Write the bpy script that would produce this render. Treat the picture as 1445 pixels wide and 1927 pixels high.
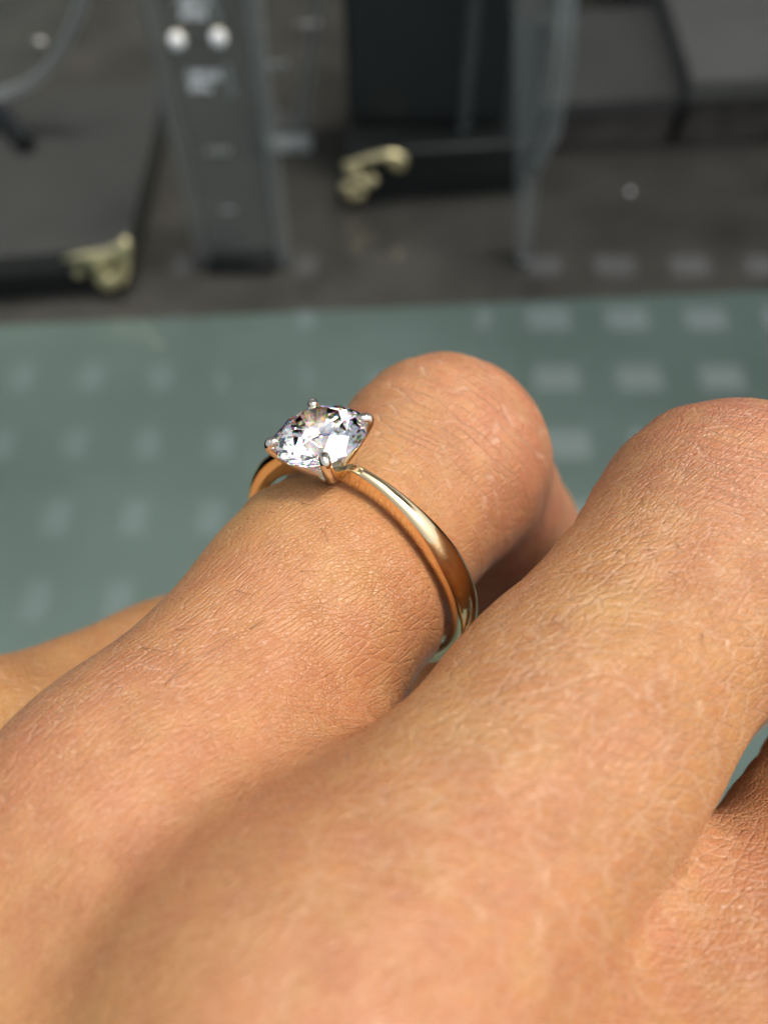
import bpy, bmesh, math, random
import numpy as np
from mathutils import Vector, Matrix
from mathutils.bvhtree import BVHTree

R = math.radians
sc = bpy.context.scene
for o in list(bpy.data.objects):
    bpy.data.objects.remove(o)

# ------------------------------------------------------------------ camera
H = 0.28                      # camera height over the counter (m)
PITCH = 57.0                  # degrees below the horizon
FPX, CX, CY = 1606.0, 722.5, 963.5
cam_d = bpy.data.cameras.new('camera')
cam = bpy.data.objects.new('camera', cam_d)
sc.collection.objects.link(cam)
cam.location = (0, 0, H)
cam.rotation_euler = (R(90 - PITCH), 0, 0)
cam_d.sensor_fit = 'AUTO'
cam_d.sensor_width = 36
cam_d.lens = 36 * FPX / 1927
cam_d.clip_start = 0.004
cam_d.clip_end = 200
cam_d.dof.use_dof = True
cam_d.dof.focus_distance = 0.0570
cam_d.dof.aperture_fstop = 22
sc.camera = cam

# ------------------------------------------------------------------ sky, sun, exposure
SUN = Vector((0.34, 0.02, 0.94)).normalized()
wd = bpy.data.worlds.new('World')
sc.world = wd
wd.use_nodes = True
wn = wd.node_tree
bg = wn.nodes['Background']
sky = wn.nodes.new('ShaderNodeTexSky')
sky.sky_type = 'NISHITA'
sky.sun_disc = False
sky.sun_elevation = math.asin(SUN.z)
sky.sun_rotation = math.atan2(SUN.x, SUN.y)
sky.air_density = 1.0
sky.dust_density = 7.0
sky.ozone_density = 1.0
hs = wn.nodes.new('ShaderNodeHueSaturation')       # thin white cloud: paler than clear air
hs.inputs['Saturation'].default_value = 0.45
wn.links.new(sky.outputs[0], hs.inputs['Color'])
wn.links.new(hs.outputs[0], bg.inputs[0])
bg.inputs[1].default_value = 0.15
sl = bpy.data.lights.new('sun', 'SUN')
sl.energy = 1.45
sl.angle = R(10)
sl.color = (1.0, 0.94, 0.85)
so = bpy.data.objects.new('sun', sl)
sc.collection.objects.link(so)
so.rotation_euler = (-SUN).to_track_quat('-Z', 'Y').to_euler()
so.location = SUN * 3
vs = sc.view_settings
vs.view_transform = 'Standard'
vs.look = 'None'
vs.exposure = 0.42
vs.gamma = 1.0
vs.use_curve_mapping = False
sc.render.engine = 'CYCLES'
cy = sc.cycles
cy.use_denoising = True
try:
    cy.denoiser = 'OPENIMAGEDENOISE'
    cy.denoising_input_passes = 'RGB_ALBEDO_NORMAL'
except Exception:
    pass
cy.max_bounces = 20
cy.transmission_bounces = 20
cy.glossy_bounces = 8
cy.diffuse_bounces = 4
cy.transparent_max_bounces = 24
cy.caustics_reflective = True
cy.caustics_refractive = True
cy.blur_glossy = 0.3
cy.sample_clamp_indirect = 8.0
cy.sample_clamp_direct = 0

# ------------------------------------------------------------------ geometry helpers
CP, SP = math.cos(R(PITCH)), math.sin(R(PITCH))


def ray(px, py):
    """photo pixel -> world direction whose depth along the lens axis is 1"""
    X = (px - CX) / FPX
    Y = -(py - CY) / FPX
    return Vector((X, Y * SP + CP, Y * CP - SP))


def at(px, py, d):
    return Vector((0, 0, H)) + ray(px, py) * d


def fl(px, py, z=0.0):
    """point on the level plane z that stands at that place"""
    r = ray(px, py)
    return Vector((0, 0, H)) + r * ((z - H) / r.z)


def up(px, py, yw):
    """point on the upright plane y = yw"""
    r = ray(px, py)
    return Vector((0, 0, H)) + r * (yw / r.y)


def link(name, me, mat=None, parent=None, smooth=True):
    o = bpy.data.objects.new(name, me)
    sc.collection.objects.link(o)
    if mat:
        me.materials.clear()
        me.materials.append(mat)
    if parent is not None:
        o.parent = parent
    if smooth and len(me.polygons):
        me.polygons.foreach_set('use_smooth', [True] * len(me.polygons))
    return o


def from_bm(name, bm, mat, parent=None, smooth=True, sharp=None):
    bmesh.ops.recalc_face_normals(bm, faces=bm.faces)
    me = bpy.data.meshes.new(name)
    bm.to_mesh(me)
    bm.free()
    o = link(name, me, mat, parent, smooth)
    if sharp is not None:
        me.set_sharp_from_angle(angle=R(sharp))
    return o


def empty(name, loc):
    o = bpy.data.objects.new(name, None)
    sc.collection.objects.link(o)
    o.location = loc
    o.empty_display_size = 0.01
    return o


def tag(o, label=None, cat=None, group=None, kind=None):
    if label:
        o['label'] = label
    if cat:
        o['category'] = cat
    if group:
        o['group'] = group
    if kind:
        o['kind'] = kind
    return o


def rel(o, parent):
    """parent o, whose mesh is in world coordinates, keeping it in place"""
    bpy.context.view_layer.update()
    o.parent = parent
    o.matrix_parent_inverse = Matrix.Translation(-parent.location)
    return o


def prism(bm, quad, thick, bevel=0.0):
    """prism below the polygon quad (list of Vectors, at one height)"""
    top = [bm.verts.new(p) for p in quad]
    bot = [bm.verts.new(p - Vector((0, 0, thick))) for p in quad]
    n = len(quad)
    fs = [bm.faces.new(top), bm.faces.new(bot[::-1])]
    for i in range(n):
        fs.append(bm.faces.new((top[i], bot[i], bot[(i + 1) % n], top[(i + 1) % n])))
    if bevel:
        es = list({e for f in fs for e in f.edges})
        bmesh.ops.bevel(bm, geom=es, offset=bevel, segments=2, affect='EDGES', profile=0.5)


def hexa(bm, a, b, bevel=0.0):
    """solid between two polygons a and b"""
    va = [bm.verts.new(p) for p in a]
    vb = [bm.verts.new(p) for p in b]
    n = len(a)
    fs = [bm.faces.new(va), bm.faces.new(vb[::-1])]
    for i in range(n):
        fs.append(bm.faces.new((va[i], vb[i], vb[(i + 1) % n], va[(i + 1) % n])))
    if bevel:
        es = list({e for f in fs for e in f.edges})
        bmesh.ops.bevel(bm, geom=es, offset=bevel, segments=2, affect='EDGES', profile=0.5)


def tube(bm, pts, rad, seg=10, cap=True):
    """swept round tube; rad is a number or one per point"""
    pts = [Vector(p) for p in pts]
    if not hasattr(rad, '__len__'):
        rad = [rad] * len(pts)
    rings = []
    n0 = None
    for i, p in enumerate(pts):
        t = (pts[min(i + 1, len(pts) - 1)] - pts[max(i - 1, 0)]).normalized()
        if n0 is None:
            n0 = t.orthogonal().normalized()
        n0 = (n0 - t * n0.dot(t)).normalized()
        b = t.cross(n0)
        rings.append([bm.verts.new(p + (n0 * math.cos(2 * math.pi * k / seg) + b * math.sin(2 * math.pi * k / seg)) * rad[i])
                      for k in range(seg)])
    for i in range(len(rings) - 1):
        for k in range(seg):
            bm.faces.new((rings[i][k], rings[i][(k + 1) % seg], rings[i + 1][(k + 1) % seg], rings[i + 1][k]))
    if cap:
        bm.faces.new(rings[0][::-1])
        bm.faces.new(rings[-1])


def ball(bm, c, r, sx=1, sy=1, sz=1, rot=None, seg=14):
    m = Matrix.Translation(c)
    if rot is not None:
        m = m @ rot
    m = m @ Matrix.Diagonal((sx, sy, sz, 1))
    bmesh.ops.create_uvsphere(bm, u_segments=seg, v_segments=seg // 2 + 2, radius=r, matrix=m)


def catmull(pts, n=6):
    pts = [Vector(p) for p in pts]
    out = []
    for i in range(len(pts) - 1):
        p0, p1, p2, p3 = pts[max(i - 1, 0)], pts[i], pts[i + 1], pts[min(i + 2, len(pts) - 1)]
        for k in range(n):
            t = k / n
            out.append(0.5 * ((2 * p1) + (p2 - p0) * t + (2 * p0 - 5 * p1 + 4 * p2 - p3) * t * t + (3 * p1 - p0 - 3 * p2 + p3) * t ** 3))
    out.append(pts[-1])
    return out


# ------------------------------------------------------------------ materials
def new_mat(name):
    m = bpy.data.materials.new(name)
    m.use_nodes = True
    return m, m.node_tree.nodes, m.node_tree.links, m.node_tree.nodes['Principled BSDF']


def simple(name, col, rough=0.5, metal=0.0, ior=1.5, noise=None, spec=0.5):
    m, N, L, p = new_mat(name)
    p.inputs['Base Color'].default_value = (*col, 1)
    p.inputs['Roughness'].default_value = rough
    p.inputs['Metallic'].default_value = metal
    p.inputs['IOR'].default_value = ior
    p.inputs['Specular IOR Level'].default_value = spec
    if noise:
        scale, amt, bump = noise
        tc = N.new('ShaderNodeTexCoord')
        nz = N.new('ShaderNodeTexNoise')
        nz.inputs['Scale'].default_value = scale
        nz.inputs['Detail'].default_value = 6
        L.new(tc.outputs['Object'], nz.inputs['Vector'])
        mr = N.new('ShaderNodeMapRange')
        mr.inputs[1].default_value = 0.3
        mr.inputs[2].default_value = 0.7
        mr.inputs[3].default_value = 1 - amt
        mr.inputs[4].default_value = 1 + amt
        L.new(nz.outputs[0], mr.inputs[0])
        mx = N.new('ShaderNodeVectorMath')
        mx.operation = 'SCALE'
        mx.inputs[0].default_value = col
        L.new(mr.outputs[0], mx.inputs['Scale'])
        L.new(mx.outputs[0], p.inputs['Base Color'])
        if bump:
            b = N.new('ShaderNodeBump')
            b.inputs['Strength'].default_value = 0.5
            b.inputs['Distance'].default_value = bump
            L.new(nz.outputs[0], b.inputs['Height'])
            L.new(b.outputs[0], p.inputs['Normal'])
    return m


M_GREEN = simple('green_counter_glass', (0.090, 0.126, 0.112), 0.02, noise=(7, 0.22, 0), ior=1.66)
M_EDGE = simple('counter_edge', (0.19, 0.27, 0.23), 0.25)
M_FLOOR = simple('dark_case_floor', (0.054, 0.053, 0.046), 0.03, noise=(24, 0.25, 0), ior=1.55)
M_SUEDE = simple('grey_suede', (0.025, 0.027, 0.024), 0.75, noise=(40, 0.14, 0.0004))
M_SUEDE_L = simple('light_grey_suede', (0.082, 0.085, 0.074), 0.75, noise=(30, 0.10, 0.0004))
M_SUEDE_M = simple('mid_grey_suede', (0.040, 0.043, 0.037), 0.75, noise=(40, 0.14, 0.0004))
M_BLACK = simple('black_lacquer', (0.0065, 0.0085, 0.0085), 0.35, noise=(20, 0.3, 0))
M_PANEL = simple('charcoal_acrylic', (0.090, 0.094, 0.088), 0.28, noise=(60, 0.12, 0))
M_BRASS = simple('aged_gold', (0.78, 0.70, 0.40), 0.38, metal=1.0, noise=(300, 0.2, 0.0006))
M_PRINT = simple('white_print', (0.86, 0.89, 0.89), 0.6)
M_TAG = simple('grey_tag', (0.20, 0.22, 0.21), 0.5)
M_BASE = simple('brown_grey_base', (0.050, 0.044, 0.038), 0.4, noise=(70, 0.5, 0))
M_STEEL = simple('brushed_steel', (0.62, 0.60, 0.56), 0.35, metal=1.0)
M_STUD = simple('white_stone', (0.95, 0.96, 0.95), 0.3, spec=0.9)
M_ADDED_CANOPY = simple('added_canopy_grey', (0.32, 0.33, 0.33), 0.8)  # for the invented overhead grid


def acrylic(name, tint=(0.95, 0.97, 0.96), body=0.10, rough=0.10):
    """clear cast acrylic: see-through with a gloss and a slight cloudy body"""
    m, N, L, p = new_mat(name)
    out = N['Material Output']
    tr = N.new('ShaderNodeBsdfTransparent')
    tr.inputs[0].default_value = (*tint, 1)
    p.inputs['Base Color'].default_value = (0.42, 0.45, 0.44, 1)
    p.inputs['Roughness'].default_value = rough
    fr = N.new('ShaderNodeFresnel')
    fr.inputs[0].default_value = 1.49
    ad = N.new('ShaderNodeMath')
    ad.operation = 'ADD'
    ad.inputs[1].default_value = body
    ad.use_clamp = True
    L.new(fr.outputs[0], ad.inputs[0])
    mx = N.new('ShaderNodeMixShader')
    L.new(ad.outputs[0], mx.inputs[0])
    L.new(tr.outputs[0], mx.inputs[1])
    L.new(p.outputs[0], mx.inputs[2])
    L.new(mx.outputs[0], out.inputs[0])
    return m


M_PANEL = acrylic('smoked_acrylic', tint=(0.80, 0.82, 0.81), body=0.09, rough=0.3)
M_ACR = acrylic('clear_acrylic', body=0.04)
M_ACR2 = acrylic('cloudy_acrylic', body=0.08)
M_ACR3 = acrylic('frosted_acrylic_rim', body=0.22)

# gold of the ring
M_GOLD, N, L, p = new_mat('ring_gold')
p.inputs['Base Color'].default_value = (0.93, 0.74, 0.44, 1)
p.inputs['Metallic'].default_value = 1.0
p.inputs['Roughness'].default_value = 0.09
tc = N.new('ShaderNodeTexCoord')
nz = N.new('ShaderNodeTexNoise')
nz.inputs['Scale'].default_value = 2600
nz.inputs['Detail'].default_value = 4
L.new(tc.outputs['Object'], nz.inputs['Vector'])
mr = N.new('ShaderNodeMapRange')
mr.inputs[1].default_value = 0.35
mr.inputs[2].default_value = 0.75
mr.inputs[3].default_value = 0.06
mr.inputs[4].default_value = 0.15
L.new(nz.outputs[0], mr.inputs[0])
L.new(mr.outputs[0], p.inputs['Roughness'])

# white gold of the claws
M_CLAW, N, L, p = new_mat('claw_gold')
p.inputs['Base Color'].default_value = (0.90, 0.82, 0.68, 1)
p.inputs['Metallic'].default_value = 1.0
p.inputs['Roughness'].default_value = 0.10

# diamond: three refractive indices for red, green and blue
M_DIA, N, L, p = new_mat('diamond')
out = N['Material Output']
N.remove(p)
DISP = 0.30                    # share of the light that is split into colours
gl = []
for col, ior in (((1 - DISP,) * 3, 2.42), ((DISP, 0, 0), 2.405), ((0, DISP, 0), 2.420), ((0, 0, DISP), 2.444)):
    g = N.new('ShaderNodeBsdfGlass')
    g.inputs['Color'].default_value = (*col, 1)
    g.inputs['Roughness'].default_value = 0.0
    g.inputs['IOR'].default_value = ior
    gl.append(g)
prev_ = gl[0]
for g in gl[1:]:
    ad_ = N.new('ShaderNodeAddShader')
    L.new(prev_.outputs[0], ad_.inputs[0])
    L.new(g.outputs[0], ad_.inputs[1])
    prev_ = ad_
L.new(prev_.outputs[0], out.inputs[0])

M_HAIR = simple('dark_hair', (0.09, 0.045, 0.022), 0.4)


# skin --------------------------------------------------------------
def skin_material():
    m, N, L, p = new_mat('skin')

    def node(t, **kw):
        n = N.new(t)
        for k, v in kw.items():
            setattr(n, k, v)
        return n

    def math_(op, a, b=None, clamp=False):
        n = node('ShaderNodeMath', operation=op, use_clamp=clamp)
        for i, v in enumerate((a, b)):
            if v is None:
                continue
            if isinstance(v, (int, float)):
                n.inputs[i].default_value = v
            else:
                L.new(v, n.inputs[i])
        return n.outputs[0]

    def remap(v, a, b, c, d):
        n = node('ShaderNodeMapRange')
        n.inputs[1].default_value = a
        n.inputs[2].default_value = b
        n.inputs[3].default_value = c
        n.inputs[4].default_value = d
        L.new(v, n.inputs[0])
        return n.outputs[0]

    def mixc(f, a, b):
        n = node('ShaderNodeMix', data_type='RGBA')
        if isinstance(f, (int, float)):
            n.inputs[0].default_value = f
        else:
            L.new(f, n.inputs[0])
        for i, v in ((6, a), (7, b)):
            if isinstance(v, tuple):
                n.inputs[i].default_value = (*v, 1)
            else:
                L.new(v, n.inputs[i])
        return n.outputs[2]

    co = node('ShaderNodeAttribute', attribute_name='skin_co').outputs['Vector']  # mm: along, across, up
    red = node('ShaderNodeAttribute', attribute_name='redness').outputs['Fac']

    def stretched(rot, scl):
        mp = node('ShaderNodeMapping', vector_type='TEXTURE')
        mp.inputs['Rotation'].default_value = (0, 0, R(rot))
        mp.inputs['Scale'].default_value = scl
        L.new(co, mp.inputs['Vector'])
        return mp.outputs[0]

    # warp so that creases wander
    wn_ = node('ShaderNodeTexNoise')
    wn_.inputs['Scale'].default_value = 0.16
    wn_.inputs['Detail'].default_value = 1
    L.new(co, wn_.inputs['Vector'])
    wv = node('ShaderNodeVectorMath', operation='MULTIPLY_ADD')
    wv.inputs[1].default_value = (1.0, 1.0, 1.0)
    L.new(wn_.outputs['Color'], wv.inputs[0])
    L.new(co, wv.inputs[2])
    co_raw = co
    co = wv.outputs[0]

    mA = node('ShaderNodeAttribute', attribute_name='mask_across').outputs['Fac']
    mB = node('ShaderNodeAttribute', attribute_name='mask_along').outputs['Fac']
    mC = node('ShaderNodeAttribute', attribute_name='mask_oblique').outputs['Fac']

    def net(rot, scl, width, seed):
        """network of thin creases: edges of stretched cells, broken up by a slow noise; 1 on the line"""
        v = node('ShaderNodeTexVoronoi', feature='DISTANCE_TO_EDGE', voronoi_dimensions='2D')
        v.inputs['Scale'].default_value = 1.0
        L.new(stretched(rot, scl), v.inputs['Vector'])
        n = node('ShaderNodeTexNoise')
        n.inputs['Scale'].default_value = 0.35 + 0.03 * seed
        n.inputs['Detail'].default_value = 2
        L.new(co_raw, n.inputs['Vector'])
        k = remap(n.outputs[0], 0.25, 0.55, 0.1, 1.0)
        return math_('MULTIPLY', remap(v.outputs['Distance'], 0.0, width, 1.0, 0.0), k)

    lA = math_('MULTIPLY', net(86, (4.6, 0.75, 1.0), 0.09, 1), mA)
    lB = math_('MULTIPLY', net(8, (2.4, 0.50, 1.0), 0.10, 3), mB)
    lC = math_('MULTIPLY', math_('MAXIMUM', net(57, (3.5, 0.70, 1.0), 0.12, 5), net(24, (2.8, 0.80, 1.0), 0.09, 6)), mC)
    lines = math_('MAXIMUM', math_('MAXIMUM', lA, lB), lC)
    tone = math_('MAXIMUM', math_('MAXIMUM', math_('MULTIPLY', lA, 0.45), math_('MULTIPLY', lB, 0.34)), math_('MULTIPLY', lC, 0.32))
    # small skin cells
    vo = node('ShaderNodeTexVoronoi', feature='DISTANCE_TO_EDGE', voronoi_dimensions='2D')
    vo.inputs['Scale'].default_value = 1.0
    L.new(stretched(40, (0.40, 0.26, 0.5)), vo.inputs['Vector'])
    cell = remap(vo.outputs['Distance'], 0.0, 0.16, 0.0, 1.0)
    fine = node('ShaderNodeTexNoise')
    fine.inputs['Scale'].default_value = 3.6
    fine.inputs['Detail'].default_value = 4
    fine.inputs['Roughness'].default_value = 0.65
    L.new(co_raw, fine.inputs['Vector'])
    patch = node('ShaderNodeTexNoise')
    patch.inputs['Scale'].default_value = 0.3
    L.new(co_raw, patch.inputs['Vector'])
    h = math_('MULTIPLY', cell, remap(patch.outputs[0], 0.35, 0.65, 0.25, 0.85))
    st1 = net(12, (2.2, 0.42, 1.0), 0.14, 2)
    h = math_('SUBTRACT', h, math_('MULTIPLY', st1, 0.8))
    h = math_('SUBTRACT', h, math_('MULTIPLY', lines, 1.3))
    h = math_('SUBTRACT', h, math_('MULTIPLY', lA, 0.8))
    h = math_('ADD', h, math_('MULTIPLY', fine.outputs[0], 1.3))
    bp = node('ShaderNodeBump')
    bp.inputs['Strength'].default_value = 0.9
    bp.inputs['Distance'].default_value = 0.000058
    L.new(h, bp.inputs['Height'])
    L.new(bp.outputs[0], p.inputs['Normal'])

    # colour: tan with yellow and pink areas, paler dry creases
    big = node('ShaderNodeTexNoise')
    big.inputs['Scale'].default_value = 0.09
    big.inputs['Detail'].default_value = 3
    L.new(co, big.inputs['Vector'])
    mid = node('ShaderNodeTexNoise')
    mid.inputs['Scale'].default_value = 0.45
    mid.inputs['Detail'].default_value = 4
    L.new(co, mid.inputs['Vector'])
    c = mixc(remap(big.outputs[0], 0.35, 0.65, 0, 1), (0.470, 0.252, 0.088), (0.445, 0.200, 0.076))
    c = mixc(math_('MULTIPLY', red, remap(mid.outputs[0], 0.3, 0.7, 0.5, 1.0), clamp=True), c, (0.490, 0.190, 0.112))
    c = mixc(remap(mid.outputs[0], 0.45, 0.75, 0.0, 0.30), c, (0.36, 0.150, 0.075))
    c = mixc(remap(mid.outputs[0], 0.50, 0.28, 0.0, 0.25), c, (0.53, 0.315, 0.155))
    c = mixc(tone, c, (0.62, 0.43, 0.30))
    L.new(c, p.inputs['Base Color'])
    rr = remap(fine.outputs[0], 0.3, 0.7, 0.21, 0.38)
    fold = node('ShaderNodeAttribute', attribute_name='fold').outputs['Fac']
    L.new(math_('ADD', rr, math_('MULTIPLY', fold, 0.45), clamp=True), p.inputs['Roughness'])
    p.inputs['Specular IOR Level'].default_value = 0.62
    p.inputs['IOR'].default_value = 1.42
    p.inputs['Subsurface Weight'].default_value = 0.30
    p.inputs['Subsurface Radius'].default_value = (1.0, 0.38, 0.20)
    p.inputs['Subsurface Scale'].default_value = 0.0014
    return m


M_SKIN = skin_material()

# ------------------------------------------------------------------ setting: counter and case floor
e0, e1 = fl(-700, 641.5), fl(2150, 513.5)
ex = (e1 - e0).normalized()
ey = Vector((-ex.y, ex.x, 0))
bm = bmesh.new()
prism(bm, [e0, e1, e1 - ey * 0.60, e0 - ey * 0.60], 0.012, 0.0012)
counter = from_bm('counter', bm, M_GREEN, sharp=20)
tag(counter, 'pale green glossy glass counter in front of the dark display', kind='structure')
bm = bmesh.new()
g0, g1 = e0 + ey * 0.0006, e1 + ey * 0.0006
prism(bm, [g0, g1, g1 + ey * 1.1, g0 + ey * 1.1], 0.010)
for v in bm.verts:
    v.co.z -= 0.0015
flo = from_bm('display_floor', bm, M_FLOOR, smooth=False)
tag(flo, 'dark grey glossy floor of the display', kind='structure')

# ------------------------------------------------------------------ invented unseen grid overhead, added to give the squares mirrored in the counter
bm = bmesh.new()
ZC, TH = 1.5, 0.03
x0, x1 = -1.65, 1.75


def bxx(a, b, c, d):
    prism(bm, [Vector((a, c, ZC)), Vector((b, c, ZC)), Vector((b, d, ZC)), Vector((a, d, ZC))], TH)


rows = [0.90 + 0.228 * k for k in range(6)]
open_y = 0.112
edges_y = []
last = 0.72
bxx(0.50, 1.35, 0.26, 0.7195)  # extra flap, added only to darken the counter reflection at the right
for y in rows:
    bxx(x0, x1, last, y - open_y / 2)
    last = y + open_y / 2
    ops = [(-1.55 + 0.188 * k, 0.066) for k in range(8)] + [(0.02 + 0.227 * k, 0.130) for k in range(8)]
    xl = x0
    for (x, w) in ops:
        bxx(xl, x - w / 2, y - open_y / 2 + 0.0005, y + open_y / 2 - 0.0005)
        xl = x + w / 2
    bxx(xl, x1, y - open_y / 2 + 0.0005, y + open_y / 2 - 0.0005)
bxx(x0, x1, last, last + 2.0)  # far part lengthened so the floor mirrors it instead of bright sky
added_canopy = from_bm('added_canopy', bm, M_ADDED_CANOPY, smooth=False)
tag(added_canopy, 'invented unseen overhead slab pierced by rows of openings, added to be mirrored in the glossy counter', 'added_canopy')


# ------------------------------------------------------------------ display things behind
def plinth(name, quad_px, z, thick, mat, label, cat='display plinth', feet=(), bevel=0.002, group=None, base=None):
    q = [fl(px, py, z) for px, py in quad_px]
    c = sum(q, Vector()) / 4
    root = empty(name, (c.x, c.y, 0))
    bm = bmesh.new()
    prism(bm, q, thick, bevel)
    rel(from_bm('top_slab', bm, mat, sharp=20), root)
    # recessed base filling the open gap; its default black stands in for shade there
    bm = bmesh.new()
    qb = [c + (p - c) * 0.93 for p in q]
    qb = [Vector((p.x, p.y, z - thick - 0.0005)) for p in qb]
    prism(bm, qb, z - thick - 0.0006)
    rel(from_bm('base', bm, base or M_BLACK, smooth=False), root)
    tag(root, label, cat, group)
    return root, q


def claw_foot(name, px_pts, y_at, parent, lobes):
    """cast gold scroll foot: lobes are (px, py, radius mm, squash) at the corner's upright plane"""
    bm = bmesh.new()
    c = []
    for (px, py, r, s) in lobes:
        q = up(px, py, y_at)
        ball(bm, q, r * 0.001, 1.0, 0.75, s)
        c.append(q)
    for chain, rad in px_pts:
        pts = catmull([up(px, py, y_at) for px, py in chain], 5)
        n = len(pts)
        tube(bm, pts, [rad * 0.001 * (0.65 + 0.35 * math.sin(math.pi * (0.15 + 0.7 * i / n))) for i in range(n)], 10)
    return rel(from_bm(name, bm, M_BRASS), parent)


pl1, q1 = plinth('display_plinth', [(-330, 508), (238, 462), (312, 150), (-200, 190)], 0.028, 0.013, M_SUEDE,
                 'grey suede display plinth with a gold corner foot beside the upright panel')
yf = fl(238, 540, 0.0).y - 0.006
claw_foot('corner_foot', [([(88, 487), (120, 482), (160, 480), (205, 475), (232, 462), (236, 452)], 2.3),
                          ([(128, 484), (150, 500), (150, 514), (143, 513)], 1.7),
                          ([(236, 455), (234, 490), (228, 520), (205, 534), (188, 522), (196, 508)], 3.0),
                          ([(165, 482), (185, 500), (200, 520)], 2.6)], yf, pl1,
          [(148, 513, 2.6, 1.0), (205, 526, 4.2, 0.9), (224, 518, 3.4, 1.1), (105, 487, 2.2, 0.7), (236, 456, 2.2, 1.0), (200, 487, 4.0, 0.9), (170, 482, 2.8, 0.8)])

pl2, q2 = plinth('display_plinth', [(652, 288), (1010, 268), (1040, 40), (690, 40)], 0.030, 0.016, M_BLACK,
                 'black display plinth with a gold scroll foot at its corner', feet=())
yf = fl(660, 372, 0.0).y - 0.006
claw_foot('corner_foot', [([(648, 312), (690, 300), (735, 291), (758, 300), (752, 314), (738, 308)], 2.2),
                          ([(655, 318), (672, 335), (690, 345), (704, 336)], 2.8),
                          ([(676, 330), (668, 350), (654, 355), (660, 368), (682, 364)], 2.4)], yf, pl2,
          [(740, 304, 3.2, 0.9), (668, 322, 3.4, 1.0), (700, 338, 3.0, 1.0), (652, 353, 3.1, 1.0), (676, 366, 3.0, 1.0)])

pl3, q3 = plinth('display_plinth', [(1302, 152), (1700, 132), (1640, -220), (1190, -200)], 0.040, 0.012, M_SUEDE_L,
                 'pale grey suede display plinth, lightest of the plinths', base=M_BASE)
pl4, q4 = plinth('display_plinth', [(1000, 196), (1296, 176), (1236, 8), (1010, 22)], 0.030, 0.010, M_SUEDE_M,
                 'mid grey suede plinth tucked beside the lightest plinth', base=M_BASE)

# tall black block behind the gold scroll foot
A = [fl(640, 262, 0.0305), fl(1000, 262, 0.0305)]
yb = A[0].y + 0.012
bm = bmesh.new()
b0 = [Vector((A[0].x + 0.004, yb, 0.0305)), Vector((A[1].x - 0.012, yb, 0.0305)), Vector((A[1].x - 0.012, yb + 0.05, 0.0305)), Vector((A[0].x + 0.004, yb + 0.05, 0.0305))]
b1 = [Vector((b0[0].x - 0.002, yb + 0.01, 0.16)), Vector((b0[1].x, yb + 0.01, 0.16)), Vector((b0[2].x, yb + 0.05, 0.16)), Vector((b0[3].x - 0.002, yb + 0.05, 0.16))]
hexa(bm, b1, b0, 0.002)
o = from_bm('display_block', bm, M_BLACK, sharp=20)
tag(o, 'tall black display block standing on the black plinth', 'display block')

# upright charcoal panel with ear studs and price print
yp = fl(460, 494, 0.0).y
pb = [up(376, 494, yp), up(545, 490, yp)]
xl, xr = pb[0].x, pb[1].x
HT = 0.175
root = empty('earring_panel', ((xl + xr) / 2, yp, 0))
bm = bmesh.new()
w_in = 0.0055


def slab(bm, xa, xb, ya, yb_, za, zb, bevel=0.0):
    prism(bm, [Vector((xa, ya, zb)), Vector((xb, ya, zb)), Vector((xb, yb_, zb)), Vector((xa, yb_, zb))], zb - za, bevel)


slab(bm, xl + w_in, xr - w_in, yp, yp + 0.004, 0.002, HT, 0.0006)
rel(from_bm('panel', bm, M_PANEL, sharp=20), root)
for xa in (xl, xr - w_in + 0.0004):
    bm = bmesh.new()
    slab(bm, xa, xa + w_in - 0.0004, yp - 0.003, yp + 0.006, 0.0005, HT, 0.0008)
    rel(from_bm('side_rail', bm, M_ACR2, sharp=20), root)
bm = bmesh.new()
slab(bm, xl + w_in + 0.0004, xr - w_in - 0.0008, yp - 0.008, yp - 0.0004, 0.0004, 0.006, 0.0008)
rel(from_bm('foot_bar', bm, M_BLACK, sharp=20), root)
for (px, py, wmm, hmm) in ((411, 283, 10.5, 2.2), (431, 396, 5.5, 1.8)):
    c = up(px, py, yp - 0.0012)
    bm = bmesh.new()
    slab(bm, c.x - wmm / 2000, c.x + wmm / 2000, yp - 0.0022, yp - 0.0003, c.z - hmm / 2000, c.z + hmm / 2000, 0.0004)
    rel(from_bm('slot_clip', bm, M_STEEL if wmm > 8 else M_TAG, sharp=20), root)
# price print: two rows of small white characters, too small to read, and a pale tag beside each
random.seed(4)


def print_block(px, py, rows_):
    bm = bmesh.new()
    c = up(px, py, yp - 0.0004)
    for r_, n in enumerate(rows_):
        for k in range(n):
            xx = c.x + k * 0.00155
            zz = c.z - r_ * 0.0046
            pat = random.choice(('O', 'L', 'H', 'T', 'O', 'H'))
            hh, ww = 0.0036, 0.00145
            bars = {'I': [(0.35, 0.65, 0, 1)], 'O': [(0, .45, 0, 1), (.55, 1, 0, 1), (.45, .55, 0, .22), (.45, .55, .78, 1)],
                    'L': [(0, .45, 0, 1), (.45, 1, 0, .25)], 'H': [(0, .4, 0, 1), (.6, 1, 0, 1), (.4, .6, .4, .62)],
                    'T': [(0, 1, .76, 1), (.32, .68, 0, .76)]}[pat]
            for (a, b, lo, hi) in bars:
                vs_ = [bm.verts.new((xx + ww * a, yp - 0.0004, zz + hh * lo)), bm.verts.new((xx + ww * b, yp - 0.0004, zz + hh * lo)),
                       bm.verts.new((xx + ww * b, yp - 0.0004, zz + hh * hi)), bm.verts.new((xx + ww * a, yp - 0.0004, zz + hh * hi))]
                bm.faces.new(vs_)
    return rel(from_bm('price_print', bm, M_PRINT, smooth=False), root)


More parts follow.
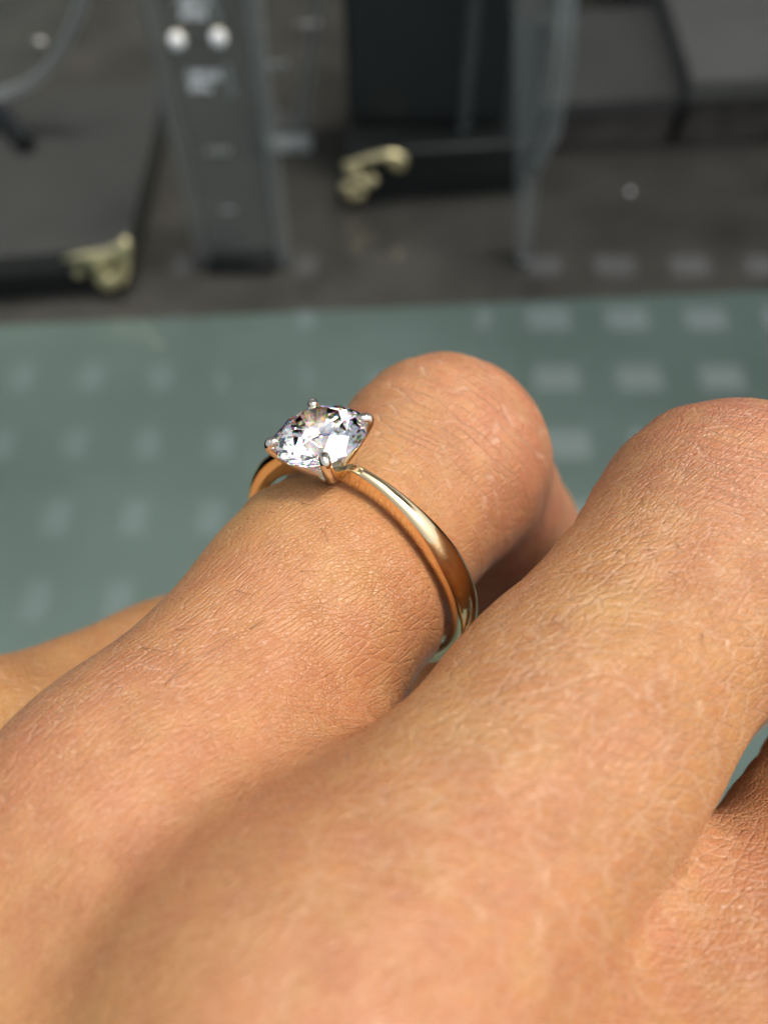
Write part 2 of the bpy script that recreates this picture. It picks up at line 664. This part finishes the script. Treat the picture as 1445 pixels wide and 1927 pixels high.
print_block(338, 12, (8, 6))
print_block(354, 150, (9, 6))
for (px, py) in ((404, 8), (432, 150)):
    c = up(px, py, yp)
    bm = bmesh.new()
    slab(bm, c.x - 0.0014, c.x + 0.0014, yp - 0.0016, yp - 0.0003, c.z - 0.0062, c.z + 0.0062, 0.0003)
    rel(from_bm('tag', bm, M_TAG, sharp=20), root)
tag(root, 'upright charcoal panel in clear rails with ear studs and white price print', 'display panel')


def stud(px, py, label):
    c = up(px, py, yp - 0.004)
    bm = bmesh.new()
    ball(bm, Vector((0, 0, 0)), 0.0032, 1, 0.8, 1, seg=12)
    r_ = empty('ear_stud', c)
    o = from_bm('stone', bm, M_STUD, r_, smooth=False)
    bm = bmesh.new()
    pts = [Vector((math.cos(a) * 0.0029, 0.0012, math.sin(a) * 0.0029)) for a in [2 * math.pi * k / 20 for k in range(21)]]
    tube(bm, pts, 0.0004, 6, cap=False)
    tube(bm, [Vector((0, 0.0015, 0)), Vector((0, 0.0042, 0))], 0.0004, 6)
    from_bm('setting', bm, M_BRASS, r_)
    tag(r_, label, 'earring', 'pair of ear studs on the upright panel')


stud(333, 77, 'round sparkling ear stud on the charcoal panel, left of the pair')
stud(411, 72, 'round sparkling ear stud on the charcoal panel, right of the pair')

# clear acrylic holder right of the panel
yh = fl(560, 236, 0.0).y - 0.02
root = empty('acrylic_holder', (up(540, 200, yh).x, yh, 0))
bm = bmesh.new()
tube(bm, catmull([up(602, -60, yh), up(590, 60, yh), up(576, 160, yh), up(566, 225, yh)], 5), 0.0030, 10)
rel(from_bm('side_rod', bm, M_ACR2), root)
bm = bmesh.new()
tube(bm, catmull([up(482, -60, yh), up(490, 60, yh), up(500, 160, yh), up(512, 225, yh)], 5), 0.0024, 10)
rel(from_bm('side_rod', bm, M_ACR2), root)
bm = bmesh.new()
a, b = up(498, 122, yh - 0.004), up(545, 118, yh - 0.004)
slab(bm, a.x, b.x, yh - 0.006, yh - 0.004, a.z - 0.002, a.z + 0.002, 0.0005)
rel(from_bm('cross_bar', bm, M_TAG, sharp=20), root)
bm = bmesh.new()
a, b = up(556, 45, yh - 0.004), up(597, 45, yh - 0.004)
tube(bm, [a, b], 0.0009, 8)
ball(bm, b, 0.0016)
rel(from_bm('pin', bm, M_STEEL), root)
bm = bmesh.new()
zb = up(540, 232, yh).z
slab(bm, up(500, 232, yh).x, up(585, 232, yh).x, yh - 0.006, yh + 0.012, 0.0004, max(zb, 0.004), 0.0008)
rel(from_bm('foot', bm, M_ACR, sharp=20), root)
tag(root, 'clear acrylic holder between the charcoal panel and the black block', 'display stand')

# curved clear collar at the top left, and the black rod under it
bm = bmesh.new()
yc = q1[0].y + 0.10
pts = catmull([up(172, -80, yc), up(150, 20, yc), up(108, 105, yc), up(60, 155, yc), up(0, 180, yc), (up(-90, 190, yc))], 6)
tube(bm, pts, [0.0030 - 0.0012 * i / len(pts) for i in range(len(pts))], 12)
root = empty('acrylic_collar', (pts[-1].x, yc, pts[-1].z - 0.004))
rel(from_bm('rim', bm, M_ACR3), root)
bm = bmesh.new()
disc = [p + Vector((-0.0015, 0.004, 0.0)) for p in pts] + [up(-260, 150, yc), up(-300, -80, yc)]
hexa(bm, disc, [p + Vector((0, 0.003, 0)) for p in disc])
rel(from_bm('plate', bm, M_ACR, sharp=20), root)
bm = bmesh.new()
ball(bm, up(75, 80, yc - 0.004), 0.0018, 1.6, 0.8, 1)
rel(from_bm('pin', bm, M_STEEL), root)
tag(root, 'curved clear acrylic neck stand at the corner of the grey plinth', 'display stand')
bm = bmesh.new()
za = 0.0325
tube(bm, [fl(-60, 130, za), fl(0, 205, za), fl(52, 272, za)], 0.0042, 12)
o = from_bm('black_rod', bm, M_BLACK, sharp=50)
tag(o, 'short black rod lying on the grey plinth', 'rod')

# clear tapered stand at the right of the black block
ya = fl(985, 500, 0.0).y
root = empty('acrylic_stand', (fl(985, 500).x, ya, 0))
bm = bmesh.new()
bot = [up(974, 499, ya), up(996, 499, ya)]
top_ = [up(962, -120, ya + 0.02), up(1064, -120, ya + 0.02)]
hexa(bm, [top_[0], top_[1], top_[1] + Vector((0, 0.006, 0)), top_[0] + Vector((0, 0.006, 0))],
     [bot[0], bot[1], bot[1] + Vector((0, 0.006, 0)), bot[0] + Vector((0, 0.006, 0))], 0.001)
rel(from_bm('blade', bm, acrylic('blade_acrylic', body=0.09), sharp=20), root)
bm = bmesh.new()
tube(bm, [up(1075, -120, ya + 0.014), up(1060, 120, ya + 0.010), up(1040, 250, ya + 0.006), up(1000, 330, ya - 0.003)], [0.004, 0.0034, 0.003, 0.0024], 10)
rel(from_bm('edge_rib', bm, M_ACR2), root)
tag(root, 'tapered clear acrylic blade stand beside the black block', 'display stand')
bm = bmesh.new()
ys = yb - 0.006
root = empty('acrylic_strip', (up(880, 250, ys).x, ys, 0.0305))
slab(bm, up(874, 120, ys).x, up(892, 120, ys).x, ys, ys + 0.003, 0.0306, 0.17, 0.0005)
rel(from_bm('strip', bm, M_ACR, sharp=20), root)
tag(root, 'thin clear acrylic strip standing upright before the black block', 'display strip')
bm = bmesh.new()
c = fl(1185, 361, 0.0)
ball(bm, Vector((c.x, c.y, 0.0002)), 0.0013, seg=10)
o = from_bm('loose_stone', bm, M_STUD, smooth=False)
tag(o, 'tiny pale loose stone lying on the dark floor', 'stone')

# ------------------------------------------------------------------ hand (distance field -> continuous skin)
# coordinates in mm from the camera; x right, y ahead, z up
V = lambda *a: np.array(a, dtype=np.float32)
R0, R1, R2, R3, R4 = V(-16.7, 12.9, -56.7), V(5.5, 45.5, -61.5), V(13.0, 49.5, -82), V(4, 40, -95), V(-7, 30, -94)
M0, M1, M2, M3, M4 = V(-3.1, 1.3, -49.9), V(25.7, 33.0, -53.7), V(34, 37, -79), V(23, 26, -90), V(10, 16, -88)
P0, P1, P2, P3 = V(-34, 20.5, -72), V(-10.5, 43, -89), V(-14, 36, -108), V(-25, 25, -111)
I0, I1, I2, I3 = V(8.0, -12, -54), V(38.5, 16.5, -66.5), V(48, 15, -88), V(36, 4, -97)
WR = [V(-42, -46, -63), V(-34, -54, -61), V(-25, -60, -62), V(-53, -38, -73)]


def cone(P, a, b, r1, r2):
    ba = b - a
    pa = P - a
    t = np.clip((pa @ ba) / float(ba @ ba), 0, 1)
    d = pa - t[..., None] * ba
    return np.sqrt((d * d).sum(-1)) - (r1 + (r2 - r1) * t)


def ell(P, c, r):
    d = P - c
    return np.sqrt((d * d).sum(-1)) - r


def smin(a, b, k):
    h = np.clip(0.5 + 0.5 * (b - a) / k, 0, 1)
    return b + (a - b) * h - k * h * (1 - h)


def lerp(a, b, t):
    return a + (b - a) * t


def finger(P, j, rad, kb=3.0):
    """j joints, rad radii at joints and mid phalanges"""
    mid = lerp(j[0], j[1], 0.52)
    d = cone(P, j[0], mid, rad[0], rad[1])
    d = smin(d, cone(P, mid, j[1], rad[1], rad[2]), kb)
    for i in range(1, len(j) - 1):
        f = cone(P, j[i], j[i + 1], rad[i + 1], rad[i + 2])
        d = smin(d, f, 1.0 if i == 1 else 2.2)
    return d


def hand_sdf(P):
    ring = finger(P, [R0, R1, R2, R3, R4], [8.7, 8.68, 8.8, 8.6, 7.8, 6.6])
    ring = smin(ring, ell(P, R1 + V(-0.4, -0.6, 0.2), 8.7), 3)
    midf = finger(P, [M0, M1, M2, M3, M4], [9.7, 8.25, 9.2, 8.8, 8.2, 7.0])
    midf = smin(midf, ell(P, M1 + V(-0.8, -1.0, 0.2), 9.3), 3)
    pink = finger(P, [P0, P1, P2, P3], [8.6, 7.7, 7.8, 7.0, 6.0])
    ind = finger(P, [I0, I1, I2, I3], [10.4, 9.2, 9.4, 8.4, 7.4])
    # back of the hand
    palm = cone(P, R0, WR[0], 8.6, 11.5)
    palm = smin(palm, cone(P, M0, WR[1], 9.9, 13), 11)
    palm = smin(palm, cone(P, I0, WR[2], 10.4, 12.5), 9)
    palm = smin(palm, cone(P, P0, WR[3], 8.6, 11.0), 6)
    # webs between the fingers, and the flesh of the palm
    palm = smin(palm, cone(P, V(-10, 3, -58), V(-4, 16.5, -62), 8.3, 6.5), 6.5)
    palm = smin(palm, cone(P, V(8, -6, -57.5), V(17.5, 7.5, -62.5), 9.5, 7.2), 5)
    palm = smin(palm, cone(P, lerp(R0, R1, 0.06) + V(0, 0, -7), lerp(P0, P1, 0.06) + V(0, 0, -3), 6.8, 6.5), 4)
    palm = smin(palm, cone(P, V(-10, 4, -68), V(-32, -38, -74), 14, 17), 9)
    palm = smin(palm, cone(P, WR[1] + V(-4, 6, -8), V(-62, -98, -74), 19, 22), 12)
    # thumb under the index finger
    th = cone(P, V(-14, -42, -78), V(14, -14, -92), 13, 10.5)
    th = smin(th, cone(P, V(14, -14, -92), V(26, 4, -104), 10, 8), 3)
    palm = smin(palm, th, 8)
    d = smin(palm, ring, 5.0)
    d = smin(d, midf, 4.5)
    d = smin(d, pink, 3.0)
    d = smin(d, ind, 4.0)
    return d


def surface_nets(f, lo, hi, h):
    lo = np.array(lo, np.float32)
    n = np.ceil((np.array(hi) - lo) / h).astype(int) + 1
    ax = [lo[i] + h * np.arange(n[i], dtype=np.float32) for i in range(3)]
    D = np.empty(n, np.float32)
    for i0 in range(0, n[0], 8):
        g = np.stack(np.meshgrid(ax[0][i0:i0 + 8], ax[1], ax[2], indexing='ij'), -1)
        D[i0:i0 + 8] = f(g)
    S = D < 0
    c = [S[:-1, :-1, :-1], S[1:, :-1, :-1], S[:-1, 1:, :-1], S[1:, 1:, :-1], S[:-1, :-1, 1:], S[1:, :-1, 1:], S[:-1, 1:, 1:], S[1:, 1:, 1:]]
    cnt = sum(x.astype(np.int8) for x in c)
    act = (cnt > 0) & (cnt < 8)
    idx = -np.ones(act.shape, np.int32)
    cells = np.argwhere(act)
    idx[act] = np.arange(len(cells))
    verts = lo + (cells + 0.5) * h
    quads = []
    for a in range(3):
        b, c_ = (a + 1) % 3, (a + 2) % 3
        s0 = np.take(S, range(S.shape[a] - 1), a)
        s1 = np.take(S, range(1, S.shape[a]), a)
        e = np.argwhere(s0 != s1)
        e = e[(e[:, b] > 0) & (e[:, c_] > 0) & (e[:, b] < act.shape[b]) & (e[:, c_] < act.shape[c_])]
        flip = s0[tuple(e.T)]

        def cell(db, dc):
            q = e.copy()
            q[:, b] -= db
            q[:, c_] -= dc
            return idx[tuple(q.T)]
        q = np.stack([cell(1, 1), cell(0, 1), cell(0, 0), cell(1, 0)], 1)
        q[~flip] = q[~flip][:, ::-1]
        quads.append(q)
    return verts.astype(np.float32), np.concatenate(quads)


def grad(f, P, e=0.15):
    g = np.stack([f(P + V(e, 0, 0)) - f(P - V(e, 0, 0)), f(P + V(0, e, 0)) - f(P - V(0, e, 0)), f(P + V(0, 0, e)) - f(P - V(0, 0, e))], -1)
    return g / np.maximum(np.linalg.norm(g, axis=-1, keepdims=True), 1e-6)


vts, qds = surface_nets(hand_sdf, (-78, -112, -124), (58, 66, -34), 0.85)
for _ in range(3):
    vts = vts - grad(hand_sdf, vts) * hand_sdf(vts)[:, None] * 0.9
nrm = grad(hand_sdf, vts, 0.4)

# shape relief: soft dents and folds
AX = V(0.60, 0.80, 0.0)
LA = V(0.80, -0.60, 0.0)


def near(P, c, s):
    d = P - c
    return np.exp(-(d * d).sum(-1) / (2 * s * s))


def wob(P, k, seed):
    rs = np.random.RandomState(seed)
    out = np.zeros(len(P), np.float32)
    for _ in range(7):
        w = rs.normal(size=3) * k
        out += np.sin(P @ w.astype(np.float32) + rs.uniform(0, 6.28))
    return out / 7


disp = 0.28 * wob(vts, 0.16, 1) + 0.12 * wob(vts, 0.45, 2)
u = vts @ AX
mask_a = np.clip(1.2 * near(vts, R1 + V(0, 0, 7), 9) + 1.0 * near(vts, M1 + V(1, 1, 7), 9) + near(vts, P1, 8) + near(vts, I1, 9), 0, 1)
mask_b = np.clip(1.1 * near(vts, R0 + V(-3, 7, 4), 13) + 0.9 * near(vts, lerp(P0, P1, 0.3) + V(0, 0, 6), 11), 0, 1)
mask_c = np.clip(1.2 * near(vts, lerp(M0, M1, 0.62) + V(2, -2, 6), 13) + 0.4 * near(vts, M0 + V(0, 0, 8), 11), 0, 1)
fold_m = np.clip(1.4 * near(vts, V(11, 38, -71), 7), 0, 1)
mask_b = np.clip(mask_b - 0.7 * mask_c, 0, 1)
# the band presses the skin: a shallow groove with a soft swell either side
rc, rb_ = V(-2.11, 33.94, -59.66), V(0.559, 0.823, -0.101)
sx_ = (vts - rc) @ rb_
rr_ = np.linalg.norm(vts - rc - sx_[:, None] * rb_, axis=1)
disp += np.where(rr_ < 11.5, 0.26 * np.exp(-((np.abs(sx_) - 2.3) / 0.9) ** 2) - 0.12 * np.exp(-(sx_ / 1.1) ** 2), 0)
disp += mask_a * 0.10 * np.sin(u * 2.0 + 2.6 * wob(vts, 0.30, 5))
vts = vts + nrm * disp[:, None]
red = (0.65 * near(vts, R1 + V(2, 3, 8), 8) + 1.1 * near(vts, M1 + V(3, 4, 7), 9) + 0.55 * near(vts, M0 + V(3, 2, 9), 11)
       + 0.6 * near(vts, R0 + V(-6, 4, 9), 10) + 1.5 * near(vts, V(11, 40, -72), 9) + 0.7 * near(vts, lerp(I0, I1, 0.55) + V(-4, 3, 0), 10)
       + 0.5 * near(vts, lerp(R0, R1, 0.5) + V(7, -4, -3), 7))
me = bpy.data.meshes.new('hand')
me.vertices.add(len(vts))
wv = vts * 0.001
wv[:, 2] += H
me.vertices.foreach_set('co', wv.astype(np.float32).ravel())
me.loops.add(qds.size)
me.loops.foreach_set('vertex_index', qds.astype(np.int32).ravel())
me.polygons.add(len(qds))
me.polygons.foreach_set('loop_start', np.arange(0, qds.size, 4, dtype=np.int32))
me.update(calc_edges=True)
me.validate()
at_ = me.attributes.new('skin_co', 'FLOAT_VECTOR', 'POINT')
sco = np.stack([vts @ AX, vts @ LA, vts[:, 2]], 1).astype(np.float32)
at_.data.foreach_set('vector', sco.ravel())
at_ = me.attributes.new('redness', 'FLOAT', 'POINT')
at_.data.foreach_set('value', np.clip(red, 0, 1).astype(np.float32))
for nm, arr in (('fold', fold_m), ('mask_across', mask_a), ('mask_along', mask_b), ('mask_oblique', mask_c)):
    at_ = me.attributes.new(nm, 'FLOAT', 'POINT')
    at_.data.foreach_set('value', arr.astype(np.float32))
hand = link('hand', me, M_SKIN)
tag(hand, 'tanned left hand with curled fingers wearing the diamond ring', 'hand')
bvh = BVHTree.FromPolygons([Vector(v) for v in wv.tolist()], qds.tolist())
cam_p = Vector((0, 0, H))


def on_skin(px, py):
    r = ray(px, py).normalized()
    loc, nn, i, d = bvh.ray_cast(cam_p, r)
    if loc is None:
        return None, None
    if nn.dot(r) > 0:
        nn = -nn
    return loc, nn


# hairs
random.seed(11)
HAIRS = [((1190, 985), (1197, 1008)), ((1210, 940), (1206, 975)), ((1158, 1035), (1180, 1060), (1197, 1080)), ((1219, 1034), (1231, 1060)),
         ((1258, 1076), (1280, 1105), (1290, 1140)), ((1225, 910), (1231, 940)), ((1040, 1168), (1062, 1200)), ((1270, 1020), (1285, 1050)),
         ((1000, 1203), (1020, 1222)), ((566, 946), (588, 960)), ((604, 995), (616, 1028)), ((566, 1076), (592, 1081)), ((445, 1110), (482, 1127)),
         ((310, 1290), (360, 1252), (410, 1230), (500, 1170)), ((270, 1220), (310, 1240), (345, 1242)), ((330, 1186), (375, 1184)),
         ((470, 1185), (500, 1172)), ((1320, 1190), (1318, 1240)), ((700, 870), (712, 890)), ((1380, 965), (1400, 985)), ((640, 1190), (655, 1205))]
for hp in HAIRS:
    pts = []
    for i, (px, py) in enumerate(hp):
        loc, nn = on_skin(px, py)
        if loc is None:
            continue
        t = i / max(len(hp) - 1, 1)
        pts.append(loc + nn * (0.00004 + 0.0007 * math.sin(t * 2.4)))
    if len(pts) < 2:
        continue
    if len(pts) == 2:
        m_ = (pts[0] + pts[1]) / 2
        pts = [pts[0], m_ + Vector((random.uniform(-1, 1), random.uniform(-1, 1), 0.5)) * 0.00012, pts[1]]
    cp = catmull(pts, 4)
    bm = bmesh.new()
    tube(bm, cp, [0.000018 * (1 - 0.6 * i / len(cp)) for i in range(len(cp))], 5)
    o = from_bm('hair', bm, M_HAIR, hand)

# ------------------------------------------------------------------ ring
RC_cam = Vector((-2.109, -4.034, -68.492)) * 0.001
n_cam = Vector((-0.1827, 0.7219, 0.6674))
t_cam = Vector((0.8087, -0.2757, 0.5197))


def c2w(v):
    return Vector((v.x, v.y * SP - v.z * CP, v.y * CP + v.z * SP))


RC = Vector((0, 0, H)) + c2w(RC_cam)
rn = c2w(n_cam).normalized()
rt = c2w(t_cam)
rt = (rt - rn * rt.dot(rn)).normalized()
rb = rn.cross(rt).normalized()
if rb.y < 0:
    rb = -rb
rm = Matrix((rt, rb, rn)).transposed().to_4x4()
rm.translation = RC
ring = bpy.data.objects.new('diamond_ring', None)
sc.collection.objects.link(ring)
ring.matrix_world = rm
ring.empty_display_size = 0.01
tag(ring, 'gold solitaire ring with a round diamond in four claws on the finger', 'ring')
mm = 0.001
RI = 9.25


def interp(x, xs, ys):
    return float(np.interp(x, xs, ys))


bm = bmesh.new()
NT, prof_n = 160, 24
rings_ = []
for i in range(NT):
    th = 2 * math.pi * i / NT
    a = abs(math.degrees(math.atan2(math.sin(th), math.cos(th))))
    w = interp(a, [0, 9, 22, 38, 62, 90, 180], [0.72, 0.74, 0.88, 1.35, 2.25, 2.45, 2.3])
    hgt = interp(a, [0, 7, 12, 30, 60, 100, 180], [0.8, 1.4, 2.1, 1.95, 1.65, 1.45, 1.4])
    dome = interp(a, [0, 25, 58, 180], [0.26, 0.34, 0.62, 0.60])
    prof = []
    # outer dome
    for k in range(13):
        al = math.pi * (k / 12 - 0.5)
        prof.append((w / 2 * math.sin(al), RI + hgt - dome * (1 - math.cos(al))))
    # flat sides, rounded inner edge, slightly comfort-curved inside
    for (sx, rr) in ((0.97, 0.25), (0.80, 0.07), (0.5, 0.0), (0.0, -0.02), (-0.5, 0.0), (-0.80, 0.07), (-0.97, 0.25)):
        prof.append((w / 2 * sx, RI + rr))
    rings_.append([bm.verts.new(Vector((math.sin(th) * r_ * mm, s * mm, math.cos(th) * r_ * mm))) for s, r_ in prof])
for i in range(NT):
    A_, B_ = rings_[i], rings_[(i + 1) % NT]
    for k in range(len(A_)):
        bm.faces.new((A_[k], A_[(k + 1) % len(A_)], B_[(k + 1) % len(A_)], B_[k]))
from_bm('band', bm, M_GOLD, ring, sharp=50)

# diamond: round brilliant, girdle at GZ above the ring centre
GR, GZ = 3.40, 13.05
crown, pav = R(34.5), R(41.5)
rt_, rs_ = 0.56 * GR, 0.80 * GR
gt = 0.10
ang = math.pi / 8
zt = gt / 2 + (GR - rt_) * math.tan(crown)


def pol(r, a, z):
    return Vector((r * math.cos(a) * mm, r * math.sin(a) * mm, (GZ + z) * mm))


bm = bmesh.new()
off = R(24)
T_ = [bm.verts.new(pol(rt_, off + 2 * ang * i, zt)) for i in range(8)]
S_ = [bm.verts.new(pol(rs_, off + 2 * ang * i + ang, gt / 2 + (GR - rs_ * math.cos(ang)) * math.tan(crown))) for i in range(8)]
G_ = [bm.verts.new(pol(GR, off + ang * i, gt / 2)) for i in range(16)]
B_ = [bm.verts.new(pol(GR, off + ang * i, -gt / 2)) for i in range(16)]
rl = 0.22 * GR
L_ = [bm.verts.new(pol(rl, off + 2 * ang * i + ang, -gt / 2 - (GR - rl * math.cos(ang)) * math.tan(pav))) for i in range(8)]
C_ = bm.verts.new(pol(0, 0, -gt / 2 - GR * math.tan(pav)))
bm.faces.new(T_)
for i in range(8):
    j = (i + 1) % 8
    bm.faces.new((T_[i], T_[j], S_[i]))
    bm.faces.new((T_[i], S_[i - 1], G_[2 * i], S_[i]))
    bm.faces.new((S_[i], G_[2 * i], G_[2 * i + 1]))
    bm.faces.new((S_[i], G_[2 * i + 1], G_[(2 * i + 2) % 16]))
    bm.faces.new((C_, L_[i - 1], B_[2 * i], L_[i]))
    bm.faces.new((L_[i], B_[2 * i], B_[2 * i + 1]))
    bm.faces.new((L_[i], B_[2 * i + 1], B_[(2 * i + 2) % 16]))
for i in range(16):
    j = (i + 1) % 16
    bm.faces.new((G_[i], G_[j], B_[j], B_[i]))
dia = from_bm('diamond', bm, M_DIA, ring, smooth=False)
dia['label'] = 'round brilliant cut clear diamond'

# head: cup and four claws
for k in range(4):
    a = math.pi / 4 + k * math.pi / 2
    q = Vector((math.cos(a), math.sin(a), 0))
    path = [(0.45, 9.55), (1.05, 10.05), (1.80, 10.85), (2.70, 11.85), (3.26, 12.6), (3.55, 13.06), (3.53, 13.36), (3.25, 13.54)]
    pts = catmull([(q * r_ + Vector((0, 0, z))) * mm for r_, z in path], 5)
    n = len(pts)
    rad = [interp(i / n, [0, 0.45, 0.8, 0.93, 1.0], [0.58, 0.46, 0.40, 0.38, 0.28]) * mm for i in range(n)]
    bm = bmesh.new()
    tube(bm, pts, rad, 12)
    cl = from_bm('claw', bm, M_CLAW, ring)
    bm = bmesh.new()
    z_ax = (Vector((0, 0, 1)) * 0.9 + q * 0.44).normalized()
    ball(bm, (q * 3.33 + Vector((0, 0, 13.48))) * mm, 0.42 * mm, 1.25, 1.0, 0.8, rot=z_ax.to_track_quat('Z', 'X').to_matrix().to_4x4(), seg=16)
    from_bm('tip', bm, M_CLAW, cl)
bm = bmesh.new()
lv = [(9.3, 0.5), (9.5, 1.05), (9.75, 1.15), (9.95, 1.0), (10.0, 0.4)]
prev = None
for z, r_ in lv:
    cur = [bm.verts.new(Vector((r_ * math.cos(2 * math.pi * k / 24), r_ * math.sin(2 * math.pi * k / 24), z)) * mm) for k in range(24)]
    if prev:
        for k in range(24):
            bm.faces.new((prev[k], prev[(k + 1) % 24], cur[(k + 1) % 24], cur[k]))
    else:
        bm.faces.new(cur[::-1])
    prev = cur
bm.faces.new(prev)
from_bm('collet', bm, M_GOLD, ring, sharp=60)
